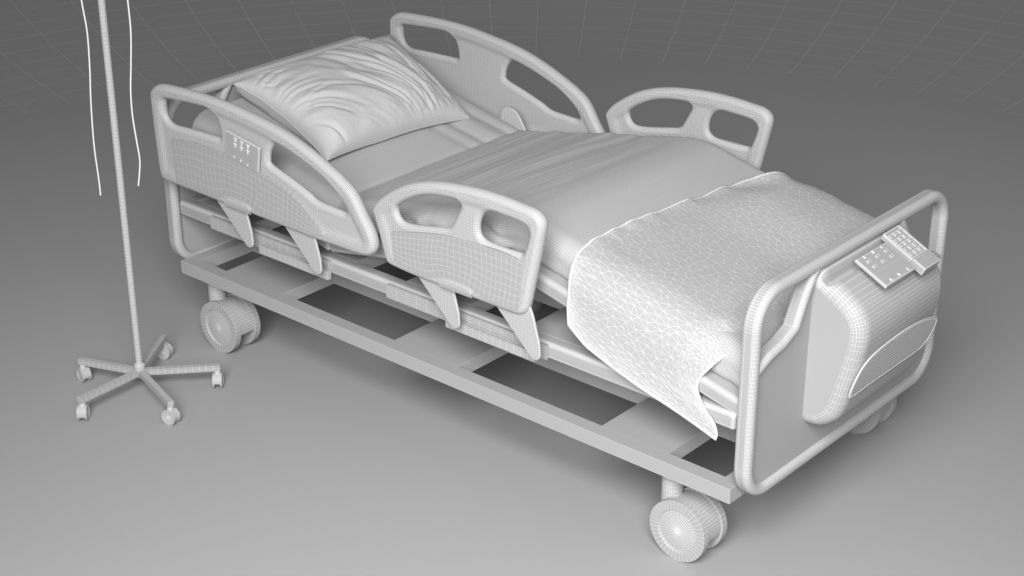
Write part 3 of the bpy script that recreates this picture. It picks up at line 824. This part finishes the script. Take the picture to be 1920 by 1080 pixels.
# ================================================================== drip stand
PX, PY = .166, -.306
iv = empty('drip_stand', (PX, PY, 0), 'tall thin drip stand with five splayed legs on small castors beside the bed head', 'drip stand')
mb = MB(); mb.tube([(PX, PY, z) for z in np.linspace(.056, 1.62, 150)], .0098, 20)
mb.build('pole', M_SHELL, iv)
mb = MB(); mb.lathe([(.0098, .094), (.0135, .092), (.0165, .087), (.0165, .070), (.016, .052), (.001, .052)], 'z', 24, (PX, PY, 0)); mb.build('hub', M_SHELL, iv)
mb = MB()
rt2 = A(math.sin(2.2841), -math.cos(2.2841))
for s_ in (-1, 1):
    p = [(PX + rt2[0] * q * s_, PY + rt2[1] * q * s_, z) for q, z in ((0, 1.50), (.03, 1.505), (.055, 1.50), (.064, 1.515), (.064, 1.535))]
    mb.tube(spline(np.array(p), 24), .004, 10)
mb.build('hanger', M_SHELL, iv)
sc = .285
ivc = castor_mb(sc, top=.0565, stem_r=.030, trail=-.0, seg=32, a0=-20, a1=190).build('castor', M_SHELL, None, origin=(0, 0, 0))
iw = [wheel_mb(-.0485, sc, -1, 20, 2).build('wheel', M_SHELL, ivc), wheel_mb(.0485, sc, 1, 20, 2).build('wheel', M_SHELL, ivc)]
for k, (dx, dy, turn) in enumerate(((-.181, -.070, -11), (.148, .163, 132), (-.118, .178, 205), (.010, -.212, -48), (.214, -.064, 12))):
    ln = math.hypot(dx, dy); a = math.atan2(dy, dx)
    M = Matrix.Translation((PX, PY, 0)) @ Matrix.Rotation(a, 4, 'Z')
    g = MB(); h = .0085; zs = (.0560, .0735)
    xsn = np.linspace(.012, ln + .009, 12)
    ring = [(-h, zs[0]), (-h * .3, zs[0]), (h * .3, zs[0]), (h, zs[0]), (h, .0645), (h, zs[1]), (h * .3, zs[1]), (-h * .3, zs[1]), (-h, zs[1]), (-h, .0645)]
    G = np.array([[(x, y, z) for y, z in ring] for x in xsn])
    g.grid(G, cv=True)
    e = G[-1]; g.add(e, [(0, 1, 8, 9), (1, 2, 7, 8), (2, 3, 4, 7), (4, 5, 6, 7)])
    leg = g.build('leg', M_SHELL, iv, smooth=False, xf=M)
    c = ivc
    if k:
        c = ivc.copy(); COL.objects.link(c)
        for ch in iw:
            d = ch.copy(); COL.objects.link(d); d.parent = c
    c.parent = leg; c.location = A(dx, dy, 0); c.rotation_euler = (0, 0, math.radians(turn))
# infusion tubes
def tube_thing(pts, label):
    P = [(PX + rt2[0] * s_, PY + rt2[1] * s_, z) for s_, z in pts]
    mb = MB(); mb.tube(spline(np.array(P), 90), .0023, 8)
    o = mb.build('infusion_tube', M_WHITE, None, origin=P[-1]); tag(o, label, 'tube', 'thin tubes hanging from the drip stand')
tube_thing([(-.064, 1.51), (-.060, 1.35), (-.0525, 1.17), (-.0465, 1.08), (-.0500, .98), (-.0560, .90), (-.0605, .80), (-.0610, .74), (-.0585, .66), (-.0585, .615)], 'long thin white tube hanging left of the drip stand pole')
tube_thing([(.064, 1.51), (.066, 1.35), (.0690, 1.17), (.0690, 1.08), (.0610, .99), (.0535, .92), (.0515, .85), (.0555, .78), (.0595, .72), (.0550, .68), (.0485, .643)], 'shorter thin white tube hanging between the pole and the head rail')

# ================================================================== camera, light, render settings
cam = bpy.data.cameras.new('camera'); co = bpy.data.objects.new('camera', cam); COL.objects.link(co)
yaw, pitch = 2.2841, -.437
fw = Vector((math.cos(pitch) * math.cos(yaw), math.cos(pitch) * math.sin(yaw), math.sin(pitch)))
rt = Vector((math.sin(yaw), -math.cos(yaw), 0)); up = rt.cross(fw)
co.matrix_world = Matrix(((rt.x, up.x, -fw.x, 3.8424), (rt.y, up.y, -fw.y, -2.9076), (rt.z, up.z, -fw.z, 2.3746), (0, 0, 0, 1)))
cam.sensor_width = 36; cam.lens = 36 * 3195.57 / 1920; cam.clip_start = .05; cam.clip_end = 100
SC.camera = co

def area_light(name, loc, target, size, power):
    l = bpy.data.lights.new(name, 'AREA'); l.shape = 'DISK'; l.size = size; l.energy = power
    o = bpy.data.objects.new(name, l); COL.objects.link(o); o.location = loc
    o.rotation_euler = (Vector(target) - Vector(loc)).to_track_quat('-Z', 'Y').to_euler()
    return o
key = area_light('studio_softbox', (3.7, -3.3, 3.1), (1.8, -.4, .1), 3.0, 136); key.data.spread = math.radians(90)
w = bpy.data.worlds.new('World'); SC.world = w; w.use_nodes = True
w.node_tree.nodes['Background'].inputs[0].default_value = (1, 1, 1, 1)
w.node_tree.nodes['Background'].inputs[1].default_value = .19
SC.view_settings.view_transform = 'Standard'; SC.view_settings.look = 'None'
SC.view_settings.exposure = 0; SC.view_settings.gamma = 1
for o in bpy.data.objects:
    if '_o' in o: del o['_o']
